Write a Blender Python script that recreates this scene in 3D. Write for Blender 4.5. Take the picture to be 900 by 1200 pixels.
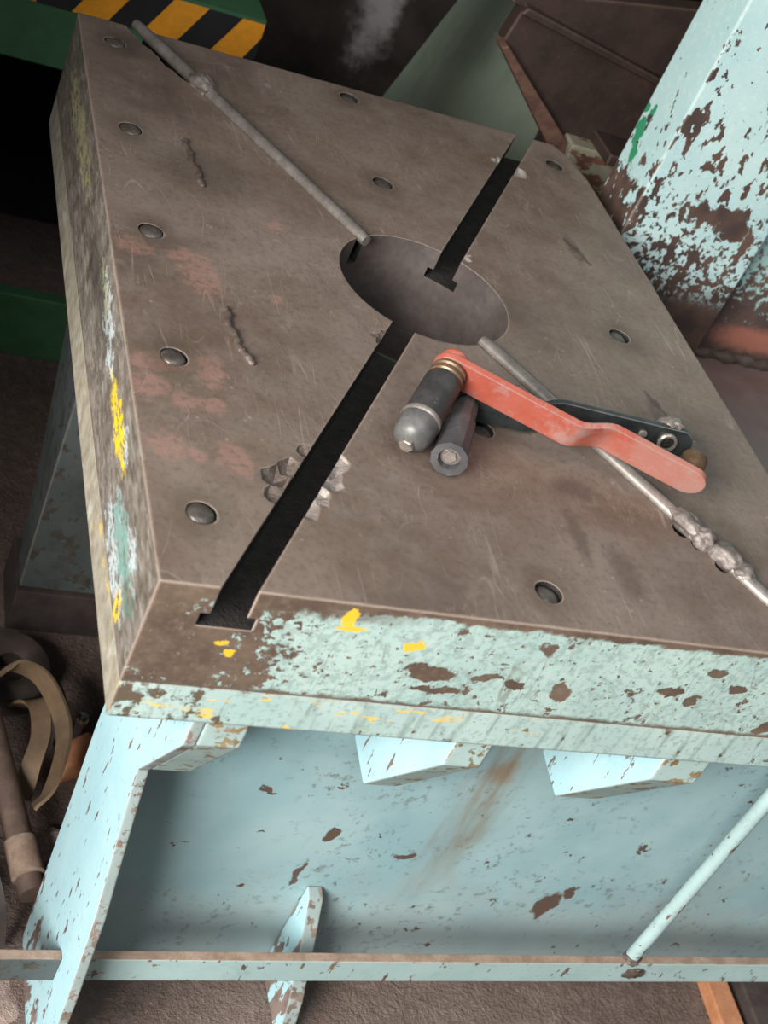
import bpy, bmesh, math, random
from mathutils import Vector, Matrix, noise as mnoise

# ------------------------------------------------------------------ units
# The place is laid out in plate widths: x across the bolster plate, y away
# from the photographer, z up with the plate's top at 0.  K turns that into
# metres and FL lifts it so that the workshop floor is at z = 0.
K = 0.65
FLOOR = -1.10
def W(x, y, z): return Vector((x * K, y * K, (z - FLOOR) * K))

for o in list(bpy.data.objects): bpy.data.objects.remove(o)
scene = bpy.context.scene
col = scene.collection

# ------------------------------------------------------------------ camera
cd = bpy.data.cameras.new('camera'); cam = bpy.data.objects.new('camera', cd); col.objects.link(cam)
R0 = Vector((0.90474113, -0.21348607, 0.36860167))
R1 = Vector((0.13539441, -0.67633272, -0.72404586))
R2 = Vector((0.40387107, 0.70498067, -0.58300121))
M = Matrix((( R0.x, -R1.x, -R2.x), (R0.y, -R1.y, -R2.y), (R0.z, -R1.z, -R2.z))).to_4x4()
M.translation = W(-0.89749875, -1.74548128, 1.00557597)
cam.matrix_world = M
cd.sensor_width = 36; cd.sensor_fit = 'AUTO'; cd.lens = 1664.1 / 1200 * 36
cd.clip_start = 0.02; cd.clip_end = 60
cd.dof.use_dof = True; cd.dof.focus_distance = 2.1 * K; cd.dof.aperture_fstop = 9
scene.camera = cam

# ------------------------------------------------------------------ light
wd = bpy.data.worlds.new('world'); scene.world = wd; wd.use_nodes = True
bg = wd.node_tree.nodes['Background']; bg.inputs[0].default_value = (0.80, 0.90, 1.0, 1); bg.inputs[1].default_value = 0.09
def area(name, loc, target, size, sizey, power, colr):
    l = bpy.data.lights.new(name, 'AREA'); l.shape = 'RECTANGLE'; l.size = size; l.size_y = sizey; l.energy = power; l.color = colr
    o = bpy.data.objects.new(name, l); col.objects.link(o); o.location = loc
    o.rotation_euler = (Vector(target) - Vector(loc)).to_track_quat('-Z', 'Y').to_euler(); return o
# daylight from the open workshop door, in front and to the left of the press, past the added low wall stub
area('door_daylight', (-2.35, -2.05, 1.9), (0.05, -0.15, 0.6), 1.6, 1.3, 235, (1.0, 0.975, 0.94))
# unseen fill lamp added above the press
area('overhead_fill', (-0.1, -1.3, 3.1), (0.1, 0.0, 0.6), 1.6, 1.6, 26, (0.95, 0.98, 1.0))
scene.view_settings.view_transform = 'Standard'; scene.view_settings.look = 'None'
scene.view_settings.gamma = 1; scene.view_settings.use_curve_mapping = False
scene.view_settings.exposure = 0.25

# ------------------------------------------------------------------ node helper
class G:
    def __init__(s, name):
        s.m = bpy.data.materials.new(name); s.m.use_nodes = True
        s.t = s.m.node_tree; s.n = s.t.nodes; s.b = s.n['Principled BSDF']
        s.tc = s.n.new('ShaderNodeTexCoord')
    def link(s, a, b): s.t.links.new(a, b)
    def put(s, sock, v):
        if isinstance(v, (int, float)): 
            sock.default_value = v if not hasattr(sock.default_value, '__len__') else (v,) * len(sock.default_value)
        elif isinstance(v, (tuple, list, Vector)):
            v = tuple(v); n = len(sock.default_value)
            sock.default_value = v + (1,) if n == 4 and len(v) == 3 else v
        else: s.link(v, sock)
    def P(s, off=(0, 0, 0)):
        """object coordinates in plate widths; off is the object's origin"""
        a = s.vm('DIVIDE', s.tc.outputs['Object'], (K, K, K)); return s.vm('ADD', a, off)
    def vm(s, op, a, b=None):
        x = s.n.new('ShaderNodeVectorMath'); x.operation = op; s.put(x.inputs[0], a)
        if b is not None: s.put(x.inputs[1], b)
        return x.outputs['Value' if op in ('LENGTH', 'DOT_PRODUCT', 'DISTANCE') else 'Vector']
    def ma(s, op, a, b=None, c=None, clamp=False):
        x = s.n.new('ShaderNodeMath'); x.operation = op; x.use_clamp = clamp; s.put(x.inputs[0], a)
        if b is not None: s.put(x.inputs[1], b)
        if c is not None: s.put(x.inputs[2], c)
        return x.outputs[0]
    def mp(s, v, rot=(0, 0, 0), scale=(1, 1, 1), loc=(0, 0, 0)):
        x = s.n.new('ShaderNodeMapping'); s.link(v, x.inputs[0]); x.inputs['Rotation'].default_value = rot
        x.inputs['Scale'].default_value = scale; x.inputs['Location'].default_value = loc; return x.outputs[0]
    def no(s, v, scale, detail=3, rough=.55, dist=0, colr=False):
        x = s.n.new('ShaderNodeTexNoise'); s.link(v, x.inputs['Vector']); x.inputs['Scale'].default_value = scale
        x.inputs['Detail'].default_value = detail; x.inputs['Roughness'].default_value = rough; x.inputs['Distortion'].default_value = dist
        return x.outputs['Color' if colr else 'Fac']
    def vo(s, v, scale, feat='F1', rand=1):
        x = s.n.new('ShaderNodeTexVoronoi'); s.link(v, x.inputs['Vector']); x.feature = feat
        x.inputs['Scale'].default_value = scale; x.inputs['Randomness'].default_value = rand; return x.outputs['Distance']
    def st(s, v, a, b, lo=0., hi=1.):
        x = s.n.new('ShaderNodeMapRange'); x.interpolation_type = 'SMOOTHSTEP'; s.put(x.inputs['Value'], v)
        if a <= b: x.inputs['From Min'].default_value = a; x.inputs['From Max'].default_value = b; x.inputs['To Min'].default_value = lo; x.inputs['To Max'].default_value = hi
        else: x.inputs['From Min'].default_value = b; x.inputs['From Max'].default_value = a; x.inputs['To Min'].default_value = hi; x.inputs['To Max'].default_value = lo
        return x.outputs[0]
    def mx(s, f, a, b, mode='MIX'):
        x = s.n.new('ShaderNodeMix'); x.data_type = 'RGBA'; x.blend_type = mode; s.put(x.inputs[0], f); s.put(x.inputs[6], a); s.put(x.inputs[7], b); return x.outputs[2]
    def sep(s, v):
        x = s.n.new('ShaderNodeSeparateXYZ'); s.link(v, x.inputs[0]); return x.outputs
    def blob(s, P, c, r, amt=.5, soft=.12, nz=None, rot=0):
        """mask of one stain or patch of its own shape"""
        d = s.vm('SUBTRACT', P, c)
        if rot: d = s.mp(d, rot=(0, 0, rot))
        if isinstance(r, (int, float)): r = (r, r, r)
        l = s.vm('LENGTH', s.vm('DIVIDE', d, r))
        if nz is not None: l = s.ma('ADD', l, s.ma('MULTIPLY', s.ma('SUBTRACT', nz, .5), amt * 2))
        return s.st(l, 1 + soft, 1 - soft)
    def warp(s, P, scale, amt, detail=4):
        return s.vm('ADD', P, s.vm('MULTIPLY', s.vm('SUBTRACT', s.no(P, scale, detail, .6, 0, True), (.5, .5, .5)), (amt, amt, amt)))
    def mxm(s, items):
        a = items[0]
        for b in items[1:]: a = s.ma('MAXIMUM', a, b)
        return a
    def edge(s, rad):
        """worn arrises: 1 where a rounded edge of radius rad would turn"""
        x = s.n.new('ShaderNodeBevel'); x.samples = 4; x.inputs['Radius'].default_value = rad
        ge = s.n.new('ShaderNodeNewGeometry')
        return s.st(s.vm('DOT_PRODUCT', x.outputs[0], ge.outputs['True Normal']), .985, .90), x.outputs[0]
    def fin(s, colr, rough=.6, metal=0., h=None, bs=.3, bd=.002, normal=None, spec=None):
        s.put(s.b.inputs['Base Color'], colr); s.put(s.b.inputs['Roughness'], rough); s.put(s.b.inputs['Metallic'], metal)
        if spec is not None: s.b.inputs['Specular IOR Level'].default_value = spec
        if h is not None:
            x = s.n.new('ShaderNodeBump'); x.inputs['Strength'].default_value = bs; x.inputs['Distance'].default_value = bd
            s.link(h, x.inputs['Height'])
            if normal is not None: s.link(normal, x.inputs['Normal'])
            s.link(x.outputs[0], s.b.inputs['Normal'])
        elif normal is not None: s.link(normal, s.b.inputs['Normal'])
        return s.m

TEAL = (0.33, 0.60, 0.62); TEAL2 = (0.36, 0.48, 0.44); BROWN = (0.085, 0.055, 0.042)
YEL = (0.74, 0.43, 0.02); GREEN = (0.02, 0.19, 0.10)

def m_simple(name, a, b, scale=20, rough=.6, metal=0., bump=.3, bd=.0015, detail=5, spec=None):
    g = G(name); P = g.P(); n = g.no(P, scale, detail, .6)
    n2 = g.no(P, scale * 6, 3, .6)
    c = g.mx(g.st(n, .3, .7), a, b); c = g.mx(g.st(n2, .2, .8, 0, .35), c, tuple(x * .5 for x in a))
    return g.fin(c, rough, metal, g.ma('ADD', n, g.ma('MULTIPLY', n2, .5)), bump, bd, spec=spec)

def scratches(g, P, seeds):
    out = []
    for rz, sc, sx, w in seeds:
        v = g.mp(P, rot=(0, 0, rz), scale=(1, sx, 1), loc=(rz * 3, sc, 0))
        l = g.ma('ABSOLUTE', g.ma('SUBTRACT', g.no(v, sc, 1.5, .4), .5))
        k = g.st(g.no(g.mp(P, loc=(sc, rz * 7, 1)), 9, 2), .52, .66)
        out.append(g.ma('MULTIPLY', g.st(l, w, 0), k))
    return g.mxm(out)

PLUGS = [(-.441, .611), (-.441, .307), (-.438, .011), (-.438, -.286), (-.439, -.579), (.006, .65), (.002, .339),
         (-.004, -.322), (-.004, -.635), (.352, .007), (.434, .600)]
PLATE_O = (0, 0, -.16)          # origin of the bolster plate thing
BED_O = (0, 0, FLOOR)           # origin of the bed thing

def mat_top():
    g = G('worn_brown_steel'); P = g.P(PLATE_O)
    n = g.no(P, 3.2, 5, .6, .6); n2 = g.no(P, 16, 5, .65); n3 = g.no(P, 95, 3, .7)
    c = g.mx(g.st(n, .32, .70), (.142, .098, .074), (.222, .170, .138))
    c = g.mx(g.st(n2, .35, .75, 0, .55), c, (.240, .19, .158))
    c = g.mx(g.st(n3, .45, .72, 0, .35), c, (.07, .048, .038))
    # darker oily cloud patches
    cl = g.st(g.no(g.mp(P, loc=(3, 1, 0)), 4.5, 4, .6), .55, .75, 0, .45)
    c = g.mx(cl, c, (.085, .062, .05))
    # specks
    sp = g.st(g.vo(P, 42), .13, .06); k = g.st(g.no(P, 7, 2), .5, .62)
    c = g.mx(g.ma('MULTIPLY', g.ma('MULTIPLY', sp, k), .6), c, (.38, .30, .25))
    # scratches in the steel
    sc = scratches(g, P, [(.3, 14, .06, .004), (1.5, 14, .05, .004), (2.75, 12, .05, .004), (1.0, 7, .5, .0028), (1.7, 9, .35, .003), (2.2, 8, .4, .003)])
    c = g.mx(g.ma('MULTIPLY', sc, .33), c, (.42, .35, .31))
    # tiny nicks
    nk = scratches(g, P, [(.5, 80, .2, .02), (2.2, 85, .2, .02)])
    c = g.mx(g.ma('MULTIPLY', nk, .18), c, (.45, .37, .32))
    # primer left on the plate in spots
    nz = g.no(P, 50, 5, .7); PW = g.warp(P, 20, .035)
    pk = []
    for cx, cy, rx, ry in [(-.465, -.035, .032, .022), (-.40, -.035, .022, .02), (-.375, -.075, .03, .055), (-.475, -.355, .026, .026), (-.475, -.31, .028, .02),
                           (-.465, -.465, .026, .026), (-.392, -.305, .022, .035), (-.432, -.375, .016, .016), (-.40, -.375, .018, .015),
                           (-.385, -.475, .02, .03), (-.43, -.475, .012, .012), (-.235, .11, .02, .012), (-.27, -.10, .012, .01), (-.44, -.30, .03, .02)]:
        pk.append(g.blob(PW, (cx, cy, 0), (rx * .95, ry * .95, .05), 1.0, .35, nz))
    c = g.mx(g.ma('MULTIPLY', g.ma('MULTIPLY', g.mxm(pk), g.st(g.no(P, 75, 4, .75), .36, .56, .15, 1)), .6), c, (.36, .20, .16))
    # oil rings round the plugs
    oil = [g.blob(P, (x, y, 0), (.036, .044, .05), .5, .6, n2) for x, y in PLUGS]
    c = g.mx(g.ma('MULTIPLY', g.mxm(oil), .5), c, (.075, .055, .035))
    # dark bruises
    br = [g.blob(PW, a, b, .5, .5, nz) for a, b in [((-.33, .22, 0), (.08, .07, .05)), ((-.38, .62, 0), (.08, .05, .05)), ((.13, -.58, 0), (.02, .05, .05)),
                                                 ((.08, -.52, 0), (.012, .05, .05)), ((.34, -.20, 0), (.012, .05, .05)), ((.36, .27, 0), (.012, .05, .05)), ((.11, -.42, 0), (.03, .02, .05))]]
    c = g.mx(g.ma('MULTIPLY', g.mxm(br), .45), c, (.055, .038, .03))
    e, bn = g.edge(.0035)
    c = g.mx(g.ma('MULTIPLY', e, g.st(n2, .3, .55, .35, .9)), c, (.44, .34, .28))
    h = g.ma('ADD', g.ma('ADD', g.ma('MULTIPLY', n2, .6), g.ma('MULTIPLY', n3, .35)), g.ma('MULTIPLY', sc, -.25))
    r = g.st(n, .3, .75, .50, .68)
    return g.fin(c, r, .25, h, .35, .0016, bn)

def mat_front():
    g = G('chipped_teal_front'); P = g.P(PLATE_O); X, Y, Z = g.sep(P)
    n = g.no(P, 34, 6, .68); big = g.no(g.mp(P, scale=(1, 1, 1.6)), 10, 4, .6); f = g.no(P, 120, 3, .6)
    # bare where the paint has gone: left end, top edge
    lefty = g.st(g.ma('ADD', X, g.ma('MULTIPLY', g.ma('SUBTRACT', big, .5), .14)), -.34, -.41)
    fy = g.st(X, -.26, -.42, 0, .16)
    topy = g.st(g.ma('ADD', Z, g.ma('MULTIPLY', g.ma('SUBTRACT', n, .5), .03)), -.015, -.009)
    topl = g.ma('MULTIPLY', g.st(X, -.15, -.32), g.st(g.ma('ADD', Z, g.ma('MULTIPLY', g.ma('SUBTRACT', n, .5), .05)), -.035, -.02))
    chip = g.ma('MAXIMUM', g.st(g.ma('ADD', n, fy), .615, .64), g.st(g.ma('ADD', g.no(g.mp(P, loc=(3, 3, 3)), 85, 4, .7), fy), .615, .635))
    chb = g.st(g.no(g.mp(P, rot=(0, .5, 0), scale=(.7, 1, 1.8)), 26, 5, .65, .4), .66, .675)
    line = g.st(g.ma('ADD', Z, g.ma('MULTIPLY', g.ma('SUBTRACT', n, .5), .02)), -.151, -.158)
    nz = g.no(P, 60, 4, .65); PW = g.warp(P, 24, .045)
    spots = [g.blob(PW, a, b, .5, .1, nz) for a, b in [((-.06, -.695, -.10), (.022, .05, .008)), ((-.02, -.695, -.108), (.015, .05, .008)), ((.05, -.695, -.112), (.02, .05, .016)),
              ((.2, -.695, -.09), (.024, .05, .009)), ((.25, -.695, -.10), (.01, .05, .012)), ((.385, -.695, -.14), (.018, .05, .014)), ((-.14, -.695, -.098), (.035, .05, .012)), ((0, -.695, -.04), (.009, .05, .012)),
              ((.30, -.695, -.07), (.014, .05, .008)), ((-.12, -.695, -.125), (.03, .05, .006)), ((.25, -.695, -.045), (.014, .05, .008))]]
    isl = g.ma('MULTIPLY', lefty, g.st(g.ma('ADD', n, g.st(X, -.36, -.43, 0, .2)), .60, .63))
    bare = g.mxm([lefty, topy, topl, chip, chb, line] + spots)
    bare = g.ma('MAXIMUM', g.mxm([topy, topl, chip, chb, line] + spots), g.ma('MULTIPLY', lefty, g.st(g.ma('SUBTRACT', n, g.st(X, -.43, -.36, 0, .14)), .40, .44)))
    pc = g.mx(g.st(g.no(P, 9, 4), .35, .7), TEAL2, (.30, .42, .40))
    strk = g.st(g.no(g.mp(P, rot=(0, .5, 0), scale=(1, 1, .12)), 60, 3), .55, .75, 0, .4)
    pc = g.mx(strk, pc, (.24, .36, .34))
    pc = g.mx(g.st(f, .46, .62, 0, .55), pc, (.19, .26, .23)); pc = g.mx(g.st(g.no(P, 55, 5, .75), .5, .68, 0, .5), pc, (.44, .52, .47))
    pc = g.mx(g.ma('MULTIPLY', scratches(g, g.mp(P, rot=(1.5708, 0, 0)), [(.2, 30, .1, .01), (1.2, 40, .1, .012), (.9, 24, .15, .008)]), .6), pc, (.13, .12, .09))
    yl = [g.blob(g.warp(P, 40, .02), a, b, 1.2, .15, nz) for a, b in [((-.18, -.695, -.058), (.013, .05, .008)), ((-.27, -.695, -.025), (.009, .05, .016)), ((-.405, -.695, -.085), (.008, .05, .005)), ((-.27, -.695, -.04), (.02, .05, .004)),
              ((-.39, -.695, -.100), (.007, .05, .005))]]
    bc = g.mx(g.st(big, .35, .7), (.075, .05, .035), (.135, .095, .068))
    bc = g.mx(g.st(f, .4, .8, 0, .4), bc, (.2, .15, .11))
    c = g.mx(bare, pc, bc); ym = g.mxm(yl)
    c = g.mx(g.ma('MULTIPLY', ym, .95), c, YEL)
    e, bn = g.edge(.0035)
    c = g.mx(g.ma('MULTIPLY', e, .75), c, (.42, .33, .27))
    h = g.ma('ADD', g.ma('MULTIPLY', bare, -.8), g.ma('MULTIPLY', f, .25))
    return g.fin(c, .6, 0, h, .5, .0012, bn)

def mat_side():
    g = G('scraped_grey_side'); P = g.P(PLATE_O); X, Y, Z = g.sep(P)
    n = g.no(P, 16, 6, .68, .5); n2 = g.no(g.mp(P, scale=(1, .5, 1.6)), 40, 5, .75); f = g.no(P, 110, 3)
    c = g.mx(g.st(n, .3, .7), (.105, .085, .066), (.20, .175, .145))
    c = g.mx(g.st(n2, .45, .65, 0, .7), c, (.33, .30, .26)); c = g.mx(g.st(g.no(g.mp(P, scale=(1, .4, 1.6), loc=(4, 1, 2)), 60, 4, .7), .52, .62, 0, .6), c, (.07, .055, .042))
    nz = g.no(g.mp(P, scale=(1, .7, 1.6)), 45, 5, .7)
    PW = g.warp(P, 22, .05)
    brk = g.st(g.no(g.mp(P, scale=(1, .45, 1.5)), 95, 4, .75), .42, .52)
    def sp(lst, amt, soft=.25): return g.ma('MULTIPLY', g.mxm([g.blob(PW, a, b, amt, soft, nz) for a, b in lst]), brk)
    wt = sp([((-.5, -.53, -.13), (.05, .10, .025)), ((-.5, -.50, -.10), (.05, .05, .02)), ((-.5, -.14, -.045), (.05, .08, .022)), ((-.5, -.42, -.05), (.05, .03, .012)), ((-.5, -.58, -.08), (.05, .05, .02)), ((-.5, -.22, -.06), (.05, .05, .016))], 1.6)
    c = g.mx(g.ma('MULTIPLY', wt, .8), c, (.55, .64, .66))
    tl = sp([((-.5, -.55, -.10), (.05, .09, .022)), ((-.5, -.60, -.11), (.05, .04, .015))], 2.2)
    c = g.mx(g.ma('MULTIPLY', tl, .7), c, (.07, .25, .19))
    yl = sp([((-.5, -.36, -.062), (.05, .085, .017)), ((-.5, -.60, -.14), (.05, .02, .012))], 1.1)
    c = g.mx(yl, c, (.85, .58, .01))
    y2 = sp([((-.5, -.10, -.05), (.05, .06, .016)), ((-.5, .35, -.06), (.05, .16, .022)), ((-.5, .50, -.07), (.05, .08, .02))], 2.2)
    c = g.mx(g.ma('MULTIPLY', y2, .55), c, (.50, .46, .22))
    gm = g.blob(P, (-.5, -.03, -.07), (.05, .14, .03), .8, .6, n)
    c = g.mx(g.ma('MULTIPLY', gm, .6), c, (.03, .025, .02))
    e, bn = g.edge(.0045)
    c = g.mx(g.ma('MULTIPLY', e, .85), c, (.40, .29, .23))
    return g.fin(c, .55, .1, g.ma('ADD', n2, g.ma('MULTIPLY', f, .4)), .5, .0015, bn)

def mat_lower(side):
    g = G('brushed_teal_lower' if not side else 'cream_scuffed_lower'); P = g.P(BED_O); X, Y, Z = g.sep(P)
    n = g.no(P, 36, 6, .68); f = g.no(P, 130, 3, .6)
    strk = g.st(g.no(g.mp(P, rot=(0, .6, 0), scale=(1, 1, .1)), 70, 3), .52, .72)
    if side:
        c = g.mx(g.st(n, .3, .7), (.21, .18, .135), (.36, .33, .26))
        y = g.ma('MULTIPLY', g.st(g.no(g.mp(P, scale=(1, .6, 1.5)), 22, 5, .7), .58, .66), g.st(Y, .1, -.2))
        c = g.mx(g.ma('MULTIPLY', y, .7), c, (.60, .44, .08))
        w = g.st(g.no(g.mp(P, loc=(1, 2, 3)), 18, 5, .7), .55, .68)
        c = g.mx(g.ma('MULTIPLY', w, .55), c, (.48, .50, .44))
        bare = n
    else:
        bare = g.st(g.ma('ADD', n, g.ma('ADD', g.st(X, -.25, -.5, 0, .12), g.ma('MULTIPLY', strk, .07))), .61, .67)
        pc = g.mx(g.st(g.no(P, 8, 4), .35, .7), (.31, .43, .41), (.38, .49, .46))
        pc = g.mx(g.ma('MULTIPLY', strk, .7), pc, (.17, .22, .19)); pc = g.mx(g.st(f, .5, .66, 0, .5), pc, (.18, .24, .21))
        c = g.mx(bare, pc, (.10, .075, .05))
        y = g.ma('MULTIPLY', g.st(g.no(g.mp(P, scale=(.5, 1, 1.6)), 24, 5, .7), .60, .64), g.st(X, .15, -.2))
        c = g.mx(g.ma('MULTIPLY', y, .85), c, (.72, .46, .05))
    e, bn = g.edge(.003)
    c = g.mx(g.ma('MULTIPLY', e, .5), c, (.35, .28, .22))
    return g.fin(c, .6, 0, g.ma('ADD', g.ma('MULTIPLY', bare, -.6), g.ma('MULTIPLY', f, .3)), .5, .001, bn)

def mat_paint(name, paint, paint2, under, org, amt=.0, scale=30, stretch=(1, 1, 1), rot=(0, 0, 0), grime=.25, extra=None, rough=.5, edgec=(.30, .24, .2), thr=.66, bigamt=0):
    g = G(name); P = g.P(org); 
    n = g.no(g.mp(P, rot=rot, scale=stretch), scale, 6, .66); f = g.no(P, 110, 3, .6); bigv = g.no(g.mp(P, rot=rot, scale=stretch), scale * .4, 4, .6, .3)
    v = n if not extra else g.ma('ADD', n, extra(g, P))
    v = g.ma('ADD', v, amt)
    bare = g.st(v, thr, thr + .03)
    if name.startswith(('leg_light', 'rail')): bare = g.ma('MAXIMUM', bare, g.st(g.no(g.mp(P, scale=(1, 1, .3)), 75, 3, .6), .645, .66))
    if bigamt: bare = g.ma('MAXIMUM', bare, g.st(g.ma('ADD', bigv, bigamt), .70, .72))
    pc = g.mx(g.st(g.no(P, 6, 4), .3, .7), paint, paint2)
    pc = g.mx(g.st(g.no(g.mp(P, loc=(5, 2, 1)), 13, 5, .7), .5, .8, 0, grime), pc, tuple(.35 * x for x in paint))
    pc = g.mx(g.st(f, .5, .8, 0, .18), pc, tuple(.4 * x for x in paint))
    uc = g.mx(g.st(g.no(P, 25, 4), .35, .65), under, tuple(1.7 * x for x in under))
    c = g.mx(bare, pc, uc)
    e, bn = g.edge(.003); c = g.mx(g.ma('MULTIPLY', e, g.st(n, .35, .6, .2, .85)), c, edgec)
    return g.fin(c, rough, 0, g.ma('ADD', g.ma('MULTIPLY', bare, -.7), g.ma('MULTIPLY', f, .25)), .5, .001, bn)

def mat_panel():
    g = G('apron_blue_paint'); P = g.P(BED_O); X, Y, Z = g.sep(P)
    n = g.no(P, 30, 6, .66); f = g.no(P, 120, 3, .6); cl = g.no(P, 5, 4, .6)
    c = g.mx(g.st(cl, .3, .7), (.23, .37, .40), (.31, .45, .46))
    low = g.st(g.ma('ADD', Z, g.ma('MULTIPLY', g.ma('SUBTRACT', g.no(P, 12, 5, .7), .5), .5)), -.78, -1.0)
    c = g.mx(g.ma('MULTIPLY', low, .4), c, (.30, .31, .29))
    fl = g.ma('MULTIPLY', g.st(g.no(P, 60, 4, .7), .55, .65), g.st(g.no(g.mp(P, loc=(2, 2, 5)), 5, 3), .40, .6))
    c = g.mx(g.ma('MULTIPLY', fl, .55), c, (.12, .14, .12))
    bare = g.st(n, .66, .675)
    nz = g.no(g.mp(P, rot=(0, .6, 0)), 40, 4, .65)
    PW = g.warp(g.mp(P), 22, .05); sp = [g.blob(PW, a, b, .6, .15, nz) for a, b in [((.01, -.48, -.72), (.014, .05, .014)), ((.50, -.48, -.90), (.02, .05, .035)), ((.53, -.48, -.86), (.014, .05, .02)), ((-.01, -.48, -.83), (.007, .05, .035)), ((.16, -.48, -.77), (.016, .05, .008)), ((-.13, -.48, -.62), (.014, .05, .006))]]
    bare = g.mxm([bare] + sp)
    # rust run below the bolt
    run = g.ma('MULTIPLY', g.st(g.ma('ABSOLUTE', g.ma('SUBTRACT', g.ma('ADD', X, g.ma('MULTIPLY', g.ma('SUBTRACT', g.no(g.mp(P, scale=(1, 1, .25)), 22, 4), .5), .14)), .235)), .075, 0), g.st(Z, -.98, -.62))
    run = g.ma('MULTIPLY', run, g.st(g.no(g.mp(P, scale=(1, 1, .12)), 45, 4), .3, .7, .25, 1))
    c = g.mx(g.ma('MULTIPLY', run, .85), c, (.19, .13, .065))
    c = g.mx(g.ma('MULTIPLY', g.blob(P, (.24, -.48, -.535), (.018, .05, .028), 1.3, .8, n), .6), c, (.22, .11, .03))
    c = g.mx(bare, c, (.10, .065, .05))
    return g.fin(c, .5, 0, g.ma('ADD', g.ma('MULTIPLY', bare, -.7), g.ma('MULTIPLY', f, .25)), .4, .001)

def mat_column(which):
    g = G('flaking_teal_' + which); P = g.P((.56, .467, FLOOR)); X, Y, Z = g.sep(P)
    rotv = (0, .75, 0) if which == 'wide' else (.6, 0, 0)
    q = g.mp(P, rot=rotv, scale=(1, 1, .55) if which == 'wide' else (1, 1, .6))
    n = g.no(q, 46, 4, .55); n2 = g.no(P, 70, 5, .65); cl = g.no(P, 5, 4); f = g.no(P, 150, 3)
    if which == 'wide':
        den = g.st(Z, .50, -.05, -.035, .045)
        den = g.ma('ADD', den, g.st(X, .605, .57, 0, .06)); bare = g.st(g.ma('ADD', n, den), .600, .610)
        mid = g.st(g.ma('ADD', n2, g.st(Z, .16, -.13, -.10, .09)), .57, .60)
        low = g.st(g.ma('ADD', Z, g.ma('MULTIPLY', g.ma('SUBTRACT', n2, .5), .16)), -.12, -.17)
        band = g.blob(g.warp(P, 18, .12), (.75, .467, .04), (.09, .05, .025), .9, .1, n)
        bare = g.mxm([bare, mid, low, band])
    else:
        low = g.st(g.ma('ADD', Z, g.ma('MULTIPLY', g.ma('SUBTRACT', n, .5), .12)), .055, .045)
        isl = g.st(g.no(g.mp(P, scale=(1, 1, .5)), 50, 4), .56, .58)
        bare = g.ma('MAXIMUM', g.st(g.ma('ADD', n, g.st(Z, .3, .08, -.05, .03)), .60, .615), g.ma('SUBTRACT', low, g.ma('MULTIPLY', low, isl)))
    pc = g.mx(g.st(cl, .3, .7), (.34, .50, .50), (.42, .56, .55))
    uc = g.mx(g.st(g.no(P, 14, 4), .35, .65), (.05, .034, .030), (.10, .06, .045))
    pc = g.mx(g.st(g.no(P, 90, 4, .7), .52, .66, 0, .4), pc, (.55, .64, .60))
    c = g.mx(bare, pc, uc)
    if which != 'wide':
        PW = g.warp(P, 25, .05); gr = g.mxm([g.blob(PW, a, b, .7, .1, n) for a, b in [((.56, .585, .12), (.05, .018, .03)), ((.56, .565, .09), (.05, .012, .02)), ((.56, .60, .165), (.05, .008, .015)), ((.56, .575, .17), (.05, .008, .014))]])
        c = g.mx(gr, c, (.03, .22, .11))
    e, bn = g.edge(.003); c = g.mx(g.ma('MULTIPLY', e, .7), c, (.42, .36, .28))
    return g.fin(c, .5, 0, g.ma('ADD', g.ma('MULTIPLY', bare, -.8), g.ma('MULTIPLY', f, .2)), .5, .0012, bn)

def mat_rod():
    g = G('drawn_steel_rod'); P = g.P(); n = g.no(P, 30, 5, .7); f = g.no(P, 140, 3)
    c = g.mx(g.st(n, .35, .7), (.20, .175, .155), (.30, .27, .245)); c = g.mx(g.st(f, .5, .8, 0, .3), c, (.4, .36, .33))
    return g.fin(c, .40, .6, f, .12, .0004)
def mat_weld():
    g = G('weld_metal'); P = g.P(); n = g.no(P, 45, 5, .7); f = g.vo(P, 60)
    c = g.mx(g.st(n, .35, .7), (.10, .08, .07), (.24, .21, .19))
    return g.fin(c, .55, .35, g.ma('ADD', n, f), .5, .0018)
def mat_red():
    g = G('worn_red_paint'); P = g.P(); n = g.no(P, 22, 5, .65); f = g.no(P, 100, 4, .7); 
    c = g.mx(g.st(n, .3, .7), (.35, .072, .044), (.38, .10, .07))
    c = g.mx(g.st(g.ma('ADD', g.no(g.mp(P, loc=(1, 4, 2)), 14, 5, .7), g.ma('MULTIPLY', f, .12)), .56, .70, 0, .75), c, (.36, .22, .19))
    c = g.mx(g.st(f, .58, .66, 0, .7), c, (.24, .15, .13)); c = g.mx(g.ma('MULTIPLY', scratches(g, P, [(.3, 60, .1, .02), (1.4, 70, .15, .02)]), .5), c, (.5, .36, .32))
    X, Y, Z = g.sep(P); c = g.mx(g.st(g.ma('ADD', X, g.ma('MULTIPLY', g.ma('SUBTRACT', n, .5), .2)), .20, .27, 0, .6), c, (.34, .175, .14))
    e, bn = g.edge(.002); c = g.mx(g.ma('MULTIPLY', e, .9), c, (.27, .22, .20))
    return g.fin(c, .45, 0, f, .25, .0006, bn)
def mat_blackp():
    g = G('chipped_black_paint'); P = g.P(); n = g.no(P, 30, 5, .65); f = g.no(P, 90, 4, .7)
    c = g.mx(g.st(n, .3, .7), (.008, .010, .011), (.022, .026, .027)); c = g.mx(g.st(f, .68, .74, 0, .8), c, (.25, .25, .25))
    e, bn = g.edge(.002); c = g.mx(g.ma('MULTIPLY', e, .7), c, (.22, .21, .20))
    return g.fin(c, .38, 0, f, .3, .0006, bn)
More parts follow.
